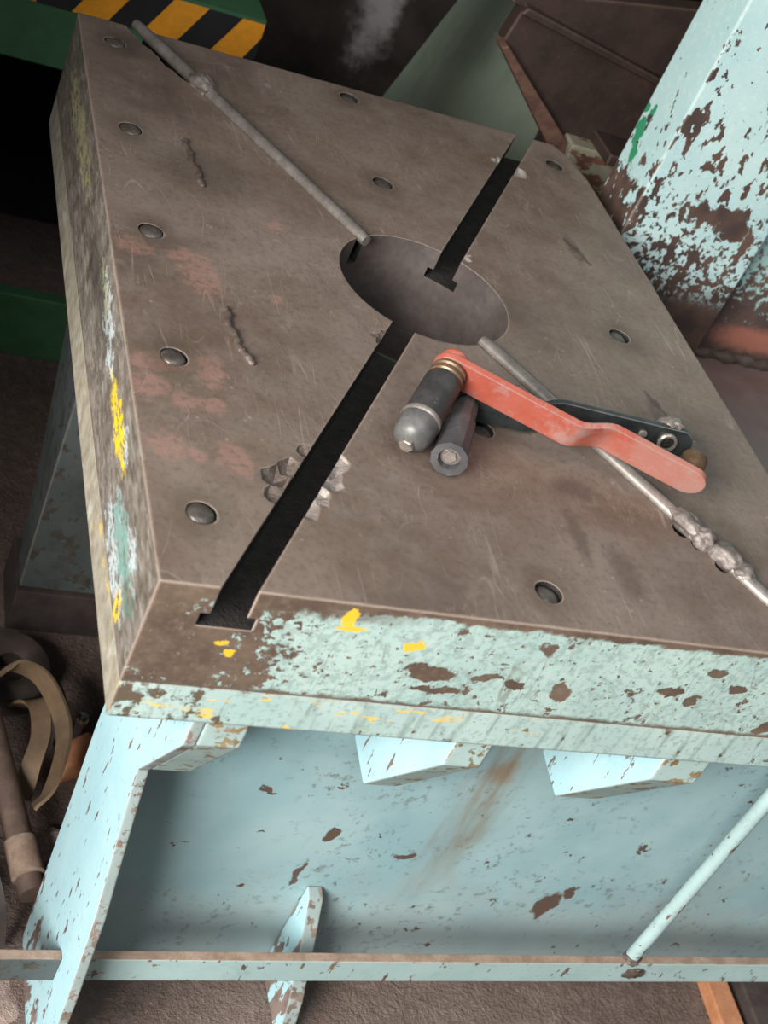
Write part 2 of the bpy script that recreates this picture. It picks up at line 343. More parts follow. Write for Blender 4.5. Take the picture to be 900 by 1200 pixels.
def mat_grip(name, a, b):
    g = G(name); P = g.P(); n = g.no(P, 25, 5, .65); f = g.no(P, 120, 3)
    c = g.mx(g.st(n, .35, .75), a, b); c = g.mx(g.st(g.no(P, 60, 5, .7), .62, .72, 0, .5), c, (.2, .2, .2))
    return g.fin(c, .48, 0, f, .2, .0006)
def mat_floor():
    g = G('dusty_concrete'); P = g.P((0, 0, FLOOR)); n = g.no(P, 4, 5, .6); n2 = g.no(P, 40, 5, .7, .4); f = g.no(P, 130, 4, .7)
    c = g.mx(g.st(n, .3, .7), (.12, .08, .064), (.20, .142, .118)); c = g.mx(g.st(n2, .45, .75, 0, .5), c, (.30, .215, .18))
    c = g.mx(g.st(f, .55, .8, 0, .5), c, (.08, .055, .045))
    st = g.st(g.vo(P, 55), .14, .05, 0, .6); c = g.mx(st, c, (.42, .33, .28))
    return g.fin(c, .85, 0, g.ma('ADD', n2, g.ma('MULTIPLY', f, .6)), 1.0, .012)
def mat_wall():
    g = G('sooty_plaster'); P = g.P(); X, Y, Z = g.sep(P); n = g.no(P, 4, 6, .65, .5); n2 = g.no(P, 20, 5, .7)
    c = g.mx(g.st(n, .35, .7), (.018, .012, .009), (.05, .036, .028)); c = g.mx(g.st(n2, .5, .8, 0, .4), c, (.07, .055, .045))
    w = g.blob(g.warp(P, 5, .15), (.58, 0, .82), (.06, .5, .2), 1.2, .5, g.no(P, 14, 6, .75))
    c = g.mx(g.ma('MULTIPLY', w, .9), c, (.38, .36, .35))
    return g.fin(c, .9, 0, n2, .6, .006)
def mat_rustbrown():
    g = G('rust_brown_steel'); P = g.P(); n = g.no(P, 9, 5, .65); n2 = g.no(P, 40, 4, .7)
    c = g.mx(g.st(n, .3, .7), (.020, .012, .010), (.042, .024, .019)); c = g.mx(g.st(n2, .6, .75, 0, .4), c, (.10, .045, .028))
    e, bn = g.edge(.004); c = g.mx(g.ma('MULTIPLY', e, .4), c, (.20, .12, .08))
    return g.fin(c, .6, .1, n2, .4, .002, bn)
def mat_hall():
    g = G('greenish_casing_paint'); P = g.P(); n = g.no(P, 4, 5, .6); n2 = g.no(g.mp(P, scale=(1, 1, .2)), 22, 5, .7)
    c = g.mx(g.st(n, .3, .7), (.17, .21, .16), (.23, .27, .20)); c = g.mx(g.st(n2, .5, .75, 0, .35), c, (.06, .065, .05))
    return g.fin(c, .6, 0, n2, .3, .002)
def mat_ledge():
    g = G('oily_bare_ledge'); P = g.P(); n = g.no(P, 5, 4, .6)
    c = g.mx(g.st(n, .3, .7), (.17, .115, .105), (.27, .195, .185))
    return g.fin(c, .35, .2, g.no(P, 40, 3), .1, .001)
def mat_frame():
    g = G('burnt_teal_frame'); P = g.P(); X, Y, Z = g.sep(P); n = g.no(P, 60, 5, .65)
    tl = g.st(g.ma('ADD', n, g.ma('MULTIPLY', g.ma('SUBTRACT', Z, .98), 1.3)), .50, .56)
    c = g.mx(g.st(g.no(P, 8, 4), .3, .7), (.075, .05, .045), (.13, .085, .07)); c = g.mx(tl, c, (.34, .52, .50))
    rd = g.blob(P, (.17, 0, .855), (.10, .2, .028), .6, .5, n); c = g.mx(g.ma('MULTIPLY', rd, .85), c, (.42, .16, .11))
    return g.fin(c, .55, 0, n, .4, .0015)

MT = dict(top=mat_top(), front=mat_front(), side=mat_side(), lowf=mat_lower(False), lows=mat_lower(True), panel=mat_panel(),
    grime=m_simple('black_grime_and_shade', (.006, .005, .004), (.020, .016, .013), 40, .75, 0, .8, .004),  # near-black: oily grime plus the shade of the slots put into the colour
    bore=m_simple('turned_bore_steel', (.15, .122, .112), (.24, .205, .19), 14, .36, .6, .25, .001),
    chip=m_simple('broken_bright_steel', (.24, .20, .175), (.38, .33, .30), 45, .5, .3, .7, .003),
    chipd=m_simple('broken_dull_steel', (.10, .075, .06), (.2, .16, .135), 45, .5, .3, .7, .003),
    plug=m_simple('plug_steel', (.08, .066, .057), (.16, .137, .12), 40, .38, .5, .5, .001),
    scar=m_simple('weld_scar_steel', (.085, .062, .05), (.15, .115, .095), 50, .5, .3, .6, .002),
    rod=mat_rod(), weld=mat_weld(), red=mat_red(), blackp=mat_blackp(),
    grip=mat_grip('black_rubber_grip', (.022, .021, .021), (.05, .048, .048)), grip2=mat_grip('grey_plastic_grip', (.045, .044, .046), (.085, .083, .085)),
    cap=m_simple('worn_grey_cap', (.075, .073, .07), (.14, .136, .13), 30, .42, .1, .2, .0008),
    steel=m_simple('dull_zinc', (.25, .22, .19), (.45, .40, .36), 40, .4, .6, .3, .0008),
    brass=m_simple('brown_hub_steel', (.13, .075, .04), (.24, .15, .09), 40, .4, .5, .3, .0008),
    leg=mat_paint('leg_light_blue_paint', (.37, .60, .66), (.44, .66, .70), (.14, .105, .09), BED_O, amt=-.0, scale=30, stretch=(1, 1, .4), grime=.12, thr=.645,
        extra=lambda g, P: g.st(g.sep(P)[2], -.80, -1.12, 0, .16)),
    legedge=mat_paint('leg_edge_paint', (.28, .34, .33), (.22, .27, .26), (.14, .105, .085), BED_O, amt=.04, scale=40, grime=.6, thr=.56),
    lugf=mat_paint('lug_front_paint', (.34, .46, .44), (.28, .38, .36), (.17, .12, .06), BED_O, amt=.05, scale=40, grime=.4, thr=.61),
    rail=mat_paint('rail_paint', (.36, .49, .48), (.30, .42, .41), (.10, .07, .05), BED_O, amt=.04, scale=34, grime=.3, thr=.67),
    railtop=m_simple('rail_rusty_top', (.22, .145, .105), (.33, .24, .18), 40, .8, 0, .5, .001),
    rearleg=mat_paint('rear_leg_dark_paint', (.085, .10, .098), (.06, .07, .066), (.045, .04, .034), BED_O, amt=.06, scale=30, grime=.7, thr=.6),  # darker and more mottled than the front leg paint
    plinth=m_simple('plinth_brown', (.03, .02, .018), (.06, .042, .036), 20, .8),
    colw=mat_column('wide'), coln=mat_column('narrow'), floor=mat_floor(), wall=mat_wall(), rust=mat_rustbrown(), casing=mat_hall(), ledge=mat_ledge(), frame=mat_frame(),
    rustedge=m_simple('orange_rust_edge', (.06, .028, .02), (.13, .065, .042), 30, .7),  # lighter and more orange than the rest of the bracket
    peel=mat_paint('peeling_cream_paint', (.26, .25, .18), (.2, .19, .14), (.09, .042, .03), (0, 0, 0), amt=.06, scale=22, thr=.58, stretch=(.4, 1, 1)),
    green=m_simple('bench_green_paint', (.040, .115, .052), (.05, .14, .065), 5, .5, 0, .1),
    black=m_simple('bench_opening_shade', (.004, .004, .004), (.008, .008, .007), 8, .8),  # shade of the open front put into the panel colour
    hyel=m_simple('hazard_yellow', (.70, .27, .012), (.76, .31, .02), 10, .55, 0, .1), hblk=m_simple('hazard_black', (.012, .012, .014), (.02, .02, .022), 10, .5, 0, .1),
    wall2=m_simple('block_wall_paint', (.04, .032, .026), (.08, .062, .05), 5, .9),
    belt=m_simple('tan_belt', (.115, .075, .045), (.19, .125, .07), 12, .75), beltd=m_simple('dark_hose', (.02, .016, .014), (.045, .036, .03), 12, .6),
    pipe=m_simple('brown_pipe', (.10, .066, .052), (.17, .115, .09), 20, .6), orange=m_simple('orange_rust', (.36, .14, .06), (.48, .22, .11), 25, .8),
    ball=m_simple('bright_bolt', (.5, .47, .43), (.6, .57, .52), 20, .25, .9, .05), tanrock=m_simple('tan_rag', (.28, .19, .12), (.38, .27, .17), 14, .9),
    darkrub=m_simple('dark_rubber', (.03, .021, .018), (.07, .05, .04), 10, .6), dust=m_simple('dust_and_lit_floor', (.33, .23, .19), (.48, .36, .31), 60, .95, 0, .9, .006),  # pale dust colour, also used for the brightly lit floor patch
    scalew=m_simple('pitted_rust_plate', (.14, .10, .085), (.26, .195, .175), 22, .6, .1, 1.0, .006))

# ------------------------------------------------------------------ mesh helper
class MB:
    def __init__(s): s.v = []; s.f = []; s.i = []
    def add(s, vs, fs, mi=0):
        b = len(s.v); s.v += [Vector(v) for v in vs]; s.f += [[b + k for k in f] for f in fs]
        s.i += (mi if isinstance(mi, list) else [mi] * len(fs)); return s
    def box(s, a, b, mi=0):
        x0, y0, z0 = a; x1, y1, z1 = b
        return s.add([(x0, y0, z0), (x1, y0, z0), (x1, y1, z0), (x0, y1, z0), (x0, y0, z1), (x1, y0, z1), (x1, y1, z1), (x0, y1, z1)],
                     [(0, 3, 2, 1), (4, 5, 6, 7), (0, 1, 5, 4), (1, 2, 6, 5), (2, 3, 7, 6), (3, 0, 4, 7)], mi)
    def prism(s, poly, axis, a, b, mi=0):
        """poly in the other two axes (x: (y,z), y: (x,z), z: (x,y)), from a to b along axis"""
        def p(u, w): return {'x': (w, u[0], u[1]), 'y': (u[0], w, u[1]), 'z': (u[0], u[1], w)}[axis]
        n = len(poly); vs = [p(u, a) for u in poly] + [p(u, b) for u in poly]
        fs = [list(range(n))[::-1], list(range(n, 2 * n))] + [[k, (k + 1) % n, n + (k + 1) % n, n + k] for k in range(n)]
        return s.add(vs, fs, mi)
    def tube(s, pts, rad, seg=16, mi=0, jit=0, seed=1, cap=True):
        pts = [Vector(p) for p in pts]; n = len(pts); rad = rad if isinstance(rad, (list, tuple)) else [rad] * n
        rnd = random.Random(seed); t0 = (pts[1] - pts[0]).normalized(); up = Vector((0, 0, 1)) if abs(t0.z) < .9 else Vector((1, 0, 0))
        u = t0.cross(up).normalized(); vs = []
        for k in range(n):
            t = (pts[min(k + 1, n - 1)] - pts[max(k - 1, 0)]).normalized(); u = (u - t * u.dot(t)).normalized(); w = t.cross(u)
            for j in range(seg):
                a = 2 * math.pi * j / seg; r = rad[k] * (1 + jit * (rnd.random() - .5) * 2)
                vs.append(pts[k] + (u * math.cos(a) + w * math.sin(a)) * r)
        fs = [[k * seg + j, k * seg + (j + 1) % seg, (k + 1) * seg + (j + 1) % seg, (k + 1) * seg + j] for k in range(n - 1) for j in range(seg)]
        if cap: fs += [list(range(seg))[::-1], list(range((n - 1) * seg, n * seg))]
        return s.add(vs, fs, mi)
    def lathe(s, prof, o, ax, seg=32, mi=0, jit=None):
        """prof: (radius, along) pairs from point o along direction ax"""
        o = Vector(o); ax = Vector(ax).normalized(); up = Vector((0, 0, 1)) if abs(ax.z) < .9 else Vector((1, 0, 0))
        u = ax.cross(up).normalized(); w = ax.cross(u); vs = []
        for r, h in prof:
            for j in range(seg):
                a = 2 * math.pi * j / seg; vs.append(o + ax * h + (u * math.cos(a) + w * math.sin(a)) * max(r, 1e-5))
        n = len(prof); fs = [[k * seg + j, k * seg + (j + 1) % seg, (k + 1) * seg + (j + 1) % seg, (k + 1) * seg + j] for k in range(n - 1) for j in range(seg)]
        fs += [list(range(seg))[::-1], list(range((n - 1) * seg, n * seg))]
        return s.add(vs, fs, mi)
    def lump(s, c, r, seed=0, amp=.35, freq=2.5, sub=3, mi=0, rot=0):
        bm = bmesh.new(); bmesh.ops.create_icosphere(bm, subdivisions=sub, radius=1)
        r = (r, r, r) if isinstance(r, (int, float)) else r; vs = []; cr, sr = math.cos(rot), math.sin(rot)
        for v in bm.verts:
            q = v.co * (1 + amp * mnoise.noise(v.co * freq + Vector((seed * 7.3, seed * 1.7, 0)))); q = Vector((q.x * r[0], q.y * r[1], q.z * r[2]))
            vs.append(Vector((q.x * cr - q.y * sr, q.x * sr + q.y * cr, q.z)) + Vector(c))
        bm.faces.ensure_lookup_table(); fs = [[v.index for v in f.verts] for f in bm.faces]; bm.free(); return s.add(vs, fs, mi)
    def ribbon(s, pts, wid, thick, side, mi=0):
        pts = [Vector(p) for p in pts]; n = len(pts); vs = []
        for k in range(n):
            t = (pts[min(k + 1, n - 1)] - pts[max(k - 1, 0)]).normalized(); a = Vector(side) - t * Vector(side).dot(t); a.normalize(); b = t.cross(a)
            for i, j in ((-1, -1), (1, -1), (1, 1), (-1, 1)): vs.append(pts[k] + a * i * wid / 2 + b * j * thick / 2)
        fs = [[k * 4 + j, k * 4 + (j + 1) % 4, (k + 1) * 4 + (j + 1) % 4, (k + 1) * 4 + j] for k in range(n - 1) for j in range(4)] + [[3, 2, 1, 0], [n * 4 - 4, n * 4 - 3, n * 4 - 2, n * 4 - 1]]
        return s.add(vs, fs, mi)
    def build(s, name, mats, parent=None, origin=None, smooth=None, bevel=0):
        if not isinstance(mats, (list, tuple)): mats = [mats]
        if parent is not None: org = parent['_o']
        else:
            if origin is None:
                xs = [v.x for v in s.v]; ys = [v.y for v in s.v]; zs = [v.z for v in s.v]; origin = ((min(xs) + max(xs)) / 2, (min(ys) + max(ys)) / 2, min(zs))
            org = origin
        org = Vector(org); me = bpy.data.meshes.new(name); me.from_pydata([tuple((v - org) * K) for v in s.v], [], s.f)
        for m in mats: me.materials.append(m if not isinstance(m, str) else MT[m])
        for p, k in zip(me.polygons, s.i): p.material_index = k
        bm = bmesh.new(); bm.from_mesh(me); bmesh.ops.recalc_face_normals(bm, faces=bm.faces)
        if bevel: bmesh.ops.bevel(bm, geom=[e for e in bm.edges if e.is_manifold and e.calc_face_angle(0) > .6], offset=bevel * K, segments=2, affect='EDGES', profile=.5)
        bm.to_mesh(me); bm.free()
        if smooth: me.shade_smooth(); me.set_sharp_from_angle(angle=math.radians(smooth))
        o = bpy.data.objects.new(name, me); col.objects.link(o)
        if parent is not None: o.parent = parent
        else: o.location = W(*org)
        o['_o'] = tuple(org)
        return o
def tag(o, label=None, cat=None, group=None, kind=None):
    for k, v in (('label', label), ('category', cat), ('group', group), ('kind', kind)):
        if v: o[k] = v
    return o
def thing(name, o, label, cat, group=None):
    e = bpy.data.objects.new(name, None); col.objects.link(e); e.location = W(*o); e['_o'] = tuple(o); e.empty_display_size = .05
    return tag(e, label, cat, group)

# ------------------------------------------------------------------ structure
def ground():
    # gently uneven slab
    nx, ny = 60, 60; x0, x1, y0, y1 = -5, 5, -4.5, 5; vs = []; fs = []
    for j in range(ny + 1):
        for i in range(nx + 1): vs.append((x0 + (x1 - x0) * i / nx, y0 + (y1 - y0) * j / ny, FLOOR))
    fs = [[j * (nx + 1) + i, j * (nx + 1) + i + 1, (j + 1) * (nx + 1) + i + 1, (j + 1) * (nx + 1) + i] for j in range(ny) for i in range(nx)]
    m = MB().add(vs, fs); return tag(m.build('floor', 'floor', origin=(0, 0, FLOOR)), 'dusty reddish brown concrete workshop floor under the press', None, None, 'structure')
ground()
tag(MB().prism([(-1.02, FLOOR), (2.19, FLOOR), (2.19, 3.2), (-.55, 3.2), (-.55, FLOOR + .98), (-1.02, FLOOR + .98)], 'x', -1.45, -1.25).build('block_wall_left', 'wall2', origin=(-1.25, 0, FLOOR)), 'unseen stepped wall added left of the press to block the door light', None, None, 'structure')  # out-of-view wall, added and stepped to shade the floor and rear
tag(MB().box((-5, 2.2, FLOOR), (5, 2.35, 3.2)).build('wall_back', 'wall', origin=(0, 2.2, FLOOR)), 'sooty dark workshop wall with a pale bare streak', None, None, 'structure')

# ------------------------------------------------------------------ bolster plate (booleans applied at once)
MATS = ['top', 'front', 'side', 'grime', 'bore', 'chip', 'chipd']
def cut(base, cutters):
    for c in cutters:
        m = base.modifiers.new('cut', 'BOOLEAN'); m.operation = 'DIFFERENCE'; m.solver = 'EXACT'; m.object = c
        m.material_mode = 'TRANSFER'
    dg = bpy.context.evaluated_depsgraph_get(); dg.update()
    me = bpy.data.meshes.new_from_object(base.evaluated_get(dg)); base.modifiers.clear(); old = base.data; base.data = me; bpy.data.meshes.remove(old)
    for c in cutters: bpy.data.objects.remove(c)
def cutter(mb, mi, o):
    mb.i = [mi] * len(mb.f); c = mb.build('cutter', MATS, origin=o); return c
def dirbox(p, q, wid, z0, z1, off=0):
    p = Vector((p[0], p[1], 0)); q = Vector((q[0], q[1], 0)); d = (q - p).normalized(); n = Vector((d.y, -d.x, 0))
    a = [p + n * (off - wid / 2), q + n * (off - wid / 2), q + n * (off + wid / 2), p + n * (off + wid / 2)]
    return MB().prism([(v.x, v.y) for v in a], 'z', z0, z1)
bol = thing('bolster_plate', PLATE_O, 'thick worn steel press bolster plate with round hole and diagonal slots', 'bolster plate')
HY = .021; HR = .141; HC = (-.001, HY)
S60 = Vector((.5, .866))
RL0, RL1 = (-.397, .703), (-.078, .124)          # upper rod line
RR0, RR1 = (.062, -.100), (.412, -.702)          # lower rod line
def slab():
    m = MB().prism([(-.5, -.695), (.5, -.695), (.5, .57), (.484, .66), (.462, .695), (-.5, .695)], 'z', -.16, 0)
    o = m.build('plate_slab', MATS, parent=bol); o.location = (0, 0, 0); base = o
    base.parent = None; base.location = W(*PLATE_O)
    cs = []
    # T slots along the diagonal
    a = (-.95 * .5, -.95 * .866 + .016); b = (.95 * .5, .95 * .866 + .004); h = .018
    c1 = (-.045, -.078 + .016); c2 = (.05, .0866 + .004)
    f = dirbox
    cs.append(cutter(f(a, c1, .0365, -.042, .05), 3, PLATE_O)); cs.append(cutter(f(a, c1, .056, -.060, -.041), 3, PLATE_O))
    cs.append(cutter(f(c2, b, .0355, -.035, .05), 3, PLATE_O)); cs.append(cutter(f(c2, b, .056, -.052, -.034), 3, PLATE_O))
    # rod slots, with their broken wider stretches
    d = (Vector(RL0) - Vector(RL1)).normalized(); e0 = Vector(RL0) + d * .05; e1 = Vector(RL1) - d * .06
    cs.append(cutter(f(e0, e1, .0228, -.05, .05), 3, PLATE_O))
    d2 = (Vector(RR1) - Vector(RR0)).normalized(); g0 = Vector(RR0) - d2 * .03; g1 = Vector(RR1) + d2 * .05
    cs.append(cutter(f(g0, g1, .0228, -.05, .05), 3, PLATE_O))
    L = Vector(RL0) - d * .02; n = Vector((-.877, -.48))
    for k in range(5):
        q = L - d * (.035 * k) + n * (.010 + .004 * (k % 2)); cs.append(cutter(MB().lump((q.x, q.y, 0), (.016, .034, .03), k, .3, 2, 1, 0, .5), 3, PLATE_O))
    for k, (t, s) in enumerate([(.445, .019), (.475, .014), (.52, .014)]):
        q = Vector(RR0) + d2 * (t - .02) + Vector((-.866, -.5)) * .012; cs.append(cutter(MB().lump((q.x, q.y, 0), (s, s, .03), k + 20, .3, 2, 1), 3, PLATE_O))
    # chips broken from the slot arrises
    chips = [(.292, .548, .016, 5), (.328, .520, .022, 5), (.108, .146, .014, 5), (-.113, -.145, .017, 6), (-.104, -.128, .012, 6), (-.287, -.434, .015, 6)]
    for k in range(4): q = Vector((.5, .866)) * (-.520 - .034 * k) + Vector((.866, -.5)) * (.0125 + .005 * ((k * 2) % 3 - 1)); chips.append((q.x, q.y, .019 + .004 * (k == 0), 5))
    for k in range(3): q = Vector((.5, .866)) * (-.566 - .030 * k) + Vector((.866, -.5)) * (-.031 - .006 * ((k + 1) % 3)); chips.append((q.x, q.y, .019 + .003 * (k % 2), 6))
    for k, (x, y, r, mi) in enumerate(chips):
        cs.append(cutter(MB().lump((x, y, .006), (r * .85, r * 1.2, r * .7), k + 40, .6, 1.6, 2, 0, -.5), mi, PLATE_O))
    # bore and plug recesses
    seg = 96; cs.append(cutter(MB().prism([(HC[0] + HR * math.cos(2 * math.pi * k / seg), HC[1] + HR * math.sin(2 * math.pi * k / seg)) for k in range(seg)], 'z', -.3, .1), 4, PLATE_O))
    pm = MB()
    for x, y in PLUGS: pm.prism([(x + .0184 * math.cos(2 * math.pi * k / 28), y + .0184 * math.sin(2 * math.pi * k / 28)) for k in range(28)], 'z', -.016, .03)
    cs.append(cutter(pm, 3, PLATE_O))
    cut(base, cs)
    names = [m.name for m in base.data.materials]; ix = {k: names.index(MT[k].name) for k in MATS if MT[k].name in names}
    for p in base.data.polygons:
        if p.material_index == ix['top']:
            if p.normal.y < -.9: p.material_index = ix['front']
            elif p.normal.x < -.9: p.material_index = ix['side']
    base.parent = bol; base.location = (0, 0, 0)
    me = base.data; me.shade_smooth(); me.set_sharp_from_angle(angle=math.radians(25))
slab()
rnd = random.Random(4)
for k, (x, y) in enumerate(PLUGS):
    r = .0178; top = .002 if k in (0, 1, 2, 3, 4) else -.003
    tilt = Vector((rnd.uniform(-.10, .10), rnd.uniform(-.10, .10), 1))
    p = MB().lathe([(r, -.014), (r, top - .006), (r * .94, top - .003), (r * .75, top), (r * .4, top + .0015), (0, top + .002)], (x, y, 0), tilt, 28).build('bolt_plug', 'plug', bol, smooth=50)
# twisted weld beads and scars left on the top
for pts, r in [([(-.352, -.150, 0), (-.349, -.168, .001), (-.352, -.19, 0), (-.344, -.215, .001), (-.346, -.235, 0), (-.336, -.258, .001), (-.328, -.272, 0)], .0062),
               ([(-.350, .315, 0), (-.354, .295, 0), (-.347, .27, 0), (-.350, .245, 0), (-.341, .215, 0), (-.344, .19, 0), (-.338, .175, 0)], .006)]:
    n = len(pts); rr = []; P2 = []
    for k in range(n * 4 - 3):
        i, t = divmod(k, 4); t /= 4; a = Vector(pts[i]); b = Vector(pts[min(i + 1, n - 1)]); P2.append(a.lerp(b, t)); rr.append(r * (.9 + .16 * math.sin(k * 1.9)) * (.5 if k in (0, n * 4 - 4) else 1))
    MB().tube(P2, rr, 10, 0, .12, 3).build('weld_scar', 'scar', bol, smooth=60)
for k, (x, y, rx, ry, rz) in enumerate([(.362, .262, .012, .05, .35), (.352, -.195, .009, .045, .25)]):
    MB().lump((x, y, -.002), (rx, ry, .004), k + 60, .6, 3, 3, 0, rz).build('scrape_scar', 'scar', bol, smooth=60)

# ------------------------------------------------------------------ press bed under the plate
bed = thing('press_bed', BED_O, 'light blue painted press bed frame with splayed leg and gussets below the bolster plate', 'press bed')
def lower():
    m = MB().prism([(-.5, -.697), (.5, -.697), (.5, .695), (-.5, .695)], 'z', -.218, -.1602)
    o = m.build('lower_plate', ['lowf', 'lows', 'bore'], parent=bed); o.parent = None; o.location = W(*BED_O)
    seg = 64; c = MB().prism([(HC[0] + HR * math.cos(2 * math.pi * k / seg), HC[1] + HR * math.sin(2 * math.pi * k / seg)) for k in range(seg)], 'z', -.4, .1); c.i = [2] * len(c.f)
    cut(o, [c.build('cutter', ['lowf', 'lows', 'bore'], origin=BED_O)])
    for p in o.data.polygons:
        if p.normal.x < -.9: p.material_index = 1
    o.parent = bed; o.location = (0, 0, 0)
lower()
def faces_by_normal(o, axis, sign, idx, thr=.9):
    for p in o.data.polygons:
        if p.normal[axis] * sign > thr: p.material_index = idx
LUG = [(-.690, -.2185), (-.690, -.272), (-.560, -.485), (-.480, -.475), (-.480, -.2185)]
for a, b in ((-.045, .010), (.278, .355)):
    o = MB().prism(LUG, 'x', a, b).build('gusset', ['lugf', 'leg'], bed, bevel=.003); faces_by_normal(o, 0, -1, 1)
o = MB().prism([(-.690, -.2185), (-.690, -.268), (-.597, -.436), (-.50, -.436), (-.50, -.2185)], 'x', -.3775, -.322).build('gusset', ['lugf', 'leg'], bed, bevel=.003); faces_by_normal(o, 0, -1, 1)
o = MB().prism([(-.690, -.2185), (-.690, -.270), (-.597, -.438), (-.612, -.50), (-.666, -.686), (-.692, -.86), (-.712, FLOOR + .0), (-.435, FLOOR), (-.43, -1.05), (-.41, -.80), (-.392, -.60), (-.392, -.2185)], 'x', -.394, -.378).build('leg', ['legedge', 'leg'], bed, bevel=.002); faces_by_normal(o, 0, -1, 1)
MB().box((-.377, -.478, -1.08), (1.35, -.462, -.2185)).build('apron_panel', 'panel', bed)
# rail across the front of the apron and its stub outside the leg
for a, b in ((-.3775, 1.35), (-.95, -.3945)):
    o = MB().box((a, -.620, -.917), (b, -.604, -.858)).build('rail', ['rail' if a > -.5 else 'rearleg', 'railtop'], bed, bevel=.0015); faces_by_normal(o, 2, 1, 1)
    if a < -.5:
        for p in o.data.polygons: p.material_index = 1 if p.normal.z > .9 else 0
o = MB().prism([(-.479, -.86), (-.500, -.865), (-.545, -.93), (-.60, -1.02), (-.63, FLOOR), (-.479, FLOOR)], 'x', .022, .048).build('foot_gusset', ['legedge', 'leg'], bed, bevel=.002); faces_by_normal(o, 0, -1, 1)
dp = MB().tube([(.612, -.606, -.857), (.612, -.606, -.6), (.612, -.606, -.40), (.612, -.606, -.16)], .0125, 20).build('drain_pipe', 'rail', bed, smooth=40)
MB().lump((.612, -.608, -.857), (.018, .014, .010), 5, .4, 3, 3).build('pipe_weld', 'scar', dp, smooth=60)
MB().lump((.625, -.622, -.885), (.022, .006, .014), 8, .5, 3, 3).build('pipe_weld', 'scar', dp, smooth=60)
# rear leg and its plinth
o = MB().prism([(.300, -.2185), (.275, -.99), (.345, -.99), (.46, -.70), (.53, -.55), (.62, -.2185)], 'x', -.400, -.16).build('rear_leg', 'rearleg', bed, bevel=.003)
MB().box((-.405, .262, FLOOR), (-.14, .42, -.991)).build('plinth', 'plinth', bed, bevel=.003)

# ------------------------------------------------------------------ press column and ledge beside the plate
c = thing('press_column', (.56, .467, FLOOR), 'tall box column of flaking light blue paint standing beside the plate', 'column')
o = MB().box((.56, .467, FLOOR), (.871, .609, 1.6)).build('column_body', ['colw', 'coln'], c, bevel=.004); faces_by_normal(o, 0, -1, 1)
c = thing('press_side_frame', (.88, .54, FLOOR), 'burnt brown and teal side frame with a weld line right of the column', 'press frame')
bw = MB().box((.874, .54, -.30), (1.9, .60, 1.6)).build('back_web', 'frame', c)
MB().box((.56, -.45, -.36), (1.9, .462, -.302)).build('ledge_plate', 'ledge', c); 
MB().box((.874, .462, -.36), (1.9, .60, -.302)).build('ledge_plate', 'ledge', c)
pts = [(.876 + .02 * k, .532 + .003 * math.sin(k * 1.7), -.296) for k in range(34)]
MB().tube(pts, [.013 * (1 + .3 * math.sin(k * 2.3)) for k in range(34)], 10, 0, .2, 7).build('weld_bead', 'scar', bw, smooth=60)
MB().box((.95, -.35, FLOOR), (1.4, .40, -.361)).build('pedestal', 'plinth', c)

# ------------------------------------------------------------------ rods
def rod(label, p0, p1, z0, z1, welds, r=.0108):
    p0 = Vector((p0[0], p0[1], z0)); p1 = Vector((p1[0], p1[1], z1)); n = 24
    t = thing('steel_rod', (p0.x, p0.y, z0), label, 'rod', 'rods in the diagonal slots')
    pts = [p0.lerp(p1, k / n) for k in range(n + 1)]
    bar_ = MB().tube(pts, [r * .82] + [r] * (n - 1) + [r * .82], 20).build('bar', 'rod', t, smooth=50)
    d = (p1 - p0).normalized(); ang = math.atan2(d.y, d.x)
    for k, (s, l, w, h, off) in enumerate(welds):
        q = p0 + d * s; nx = Vector((-d.y, d.x, 0)) * off
        MB().lump((q.x + nx.x, q.y + nx.y, q.z + .004), (l, w, h), k + 11, .28, 1.9, 4, 0, ang).build('weld_bead', 'weld', bar_, smooth=50)
rod('long thin steel rod in the slot behind the round hole, with one weld lump', RL0, RL1, .004, .001, [(.205, .030, .019, .016, 0)])
rod('thin steel rod under the red crank running to the front, with a knobbly weld', RR0, RR1, .003, .001, [(.425, .036, .016, .014, 0), (.455, .020, .014, .019, -.004), (.492, .030, .018, .016, .003), (.525, .018, .016, .012, .004)])

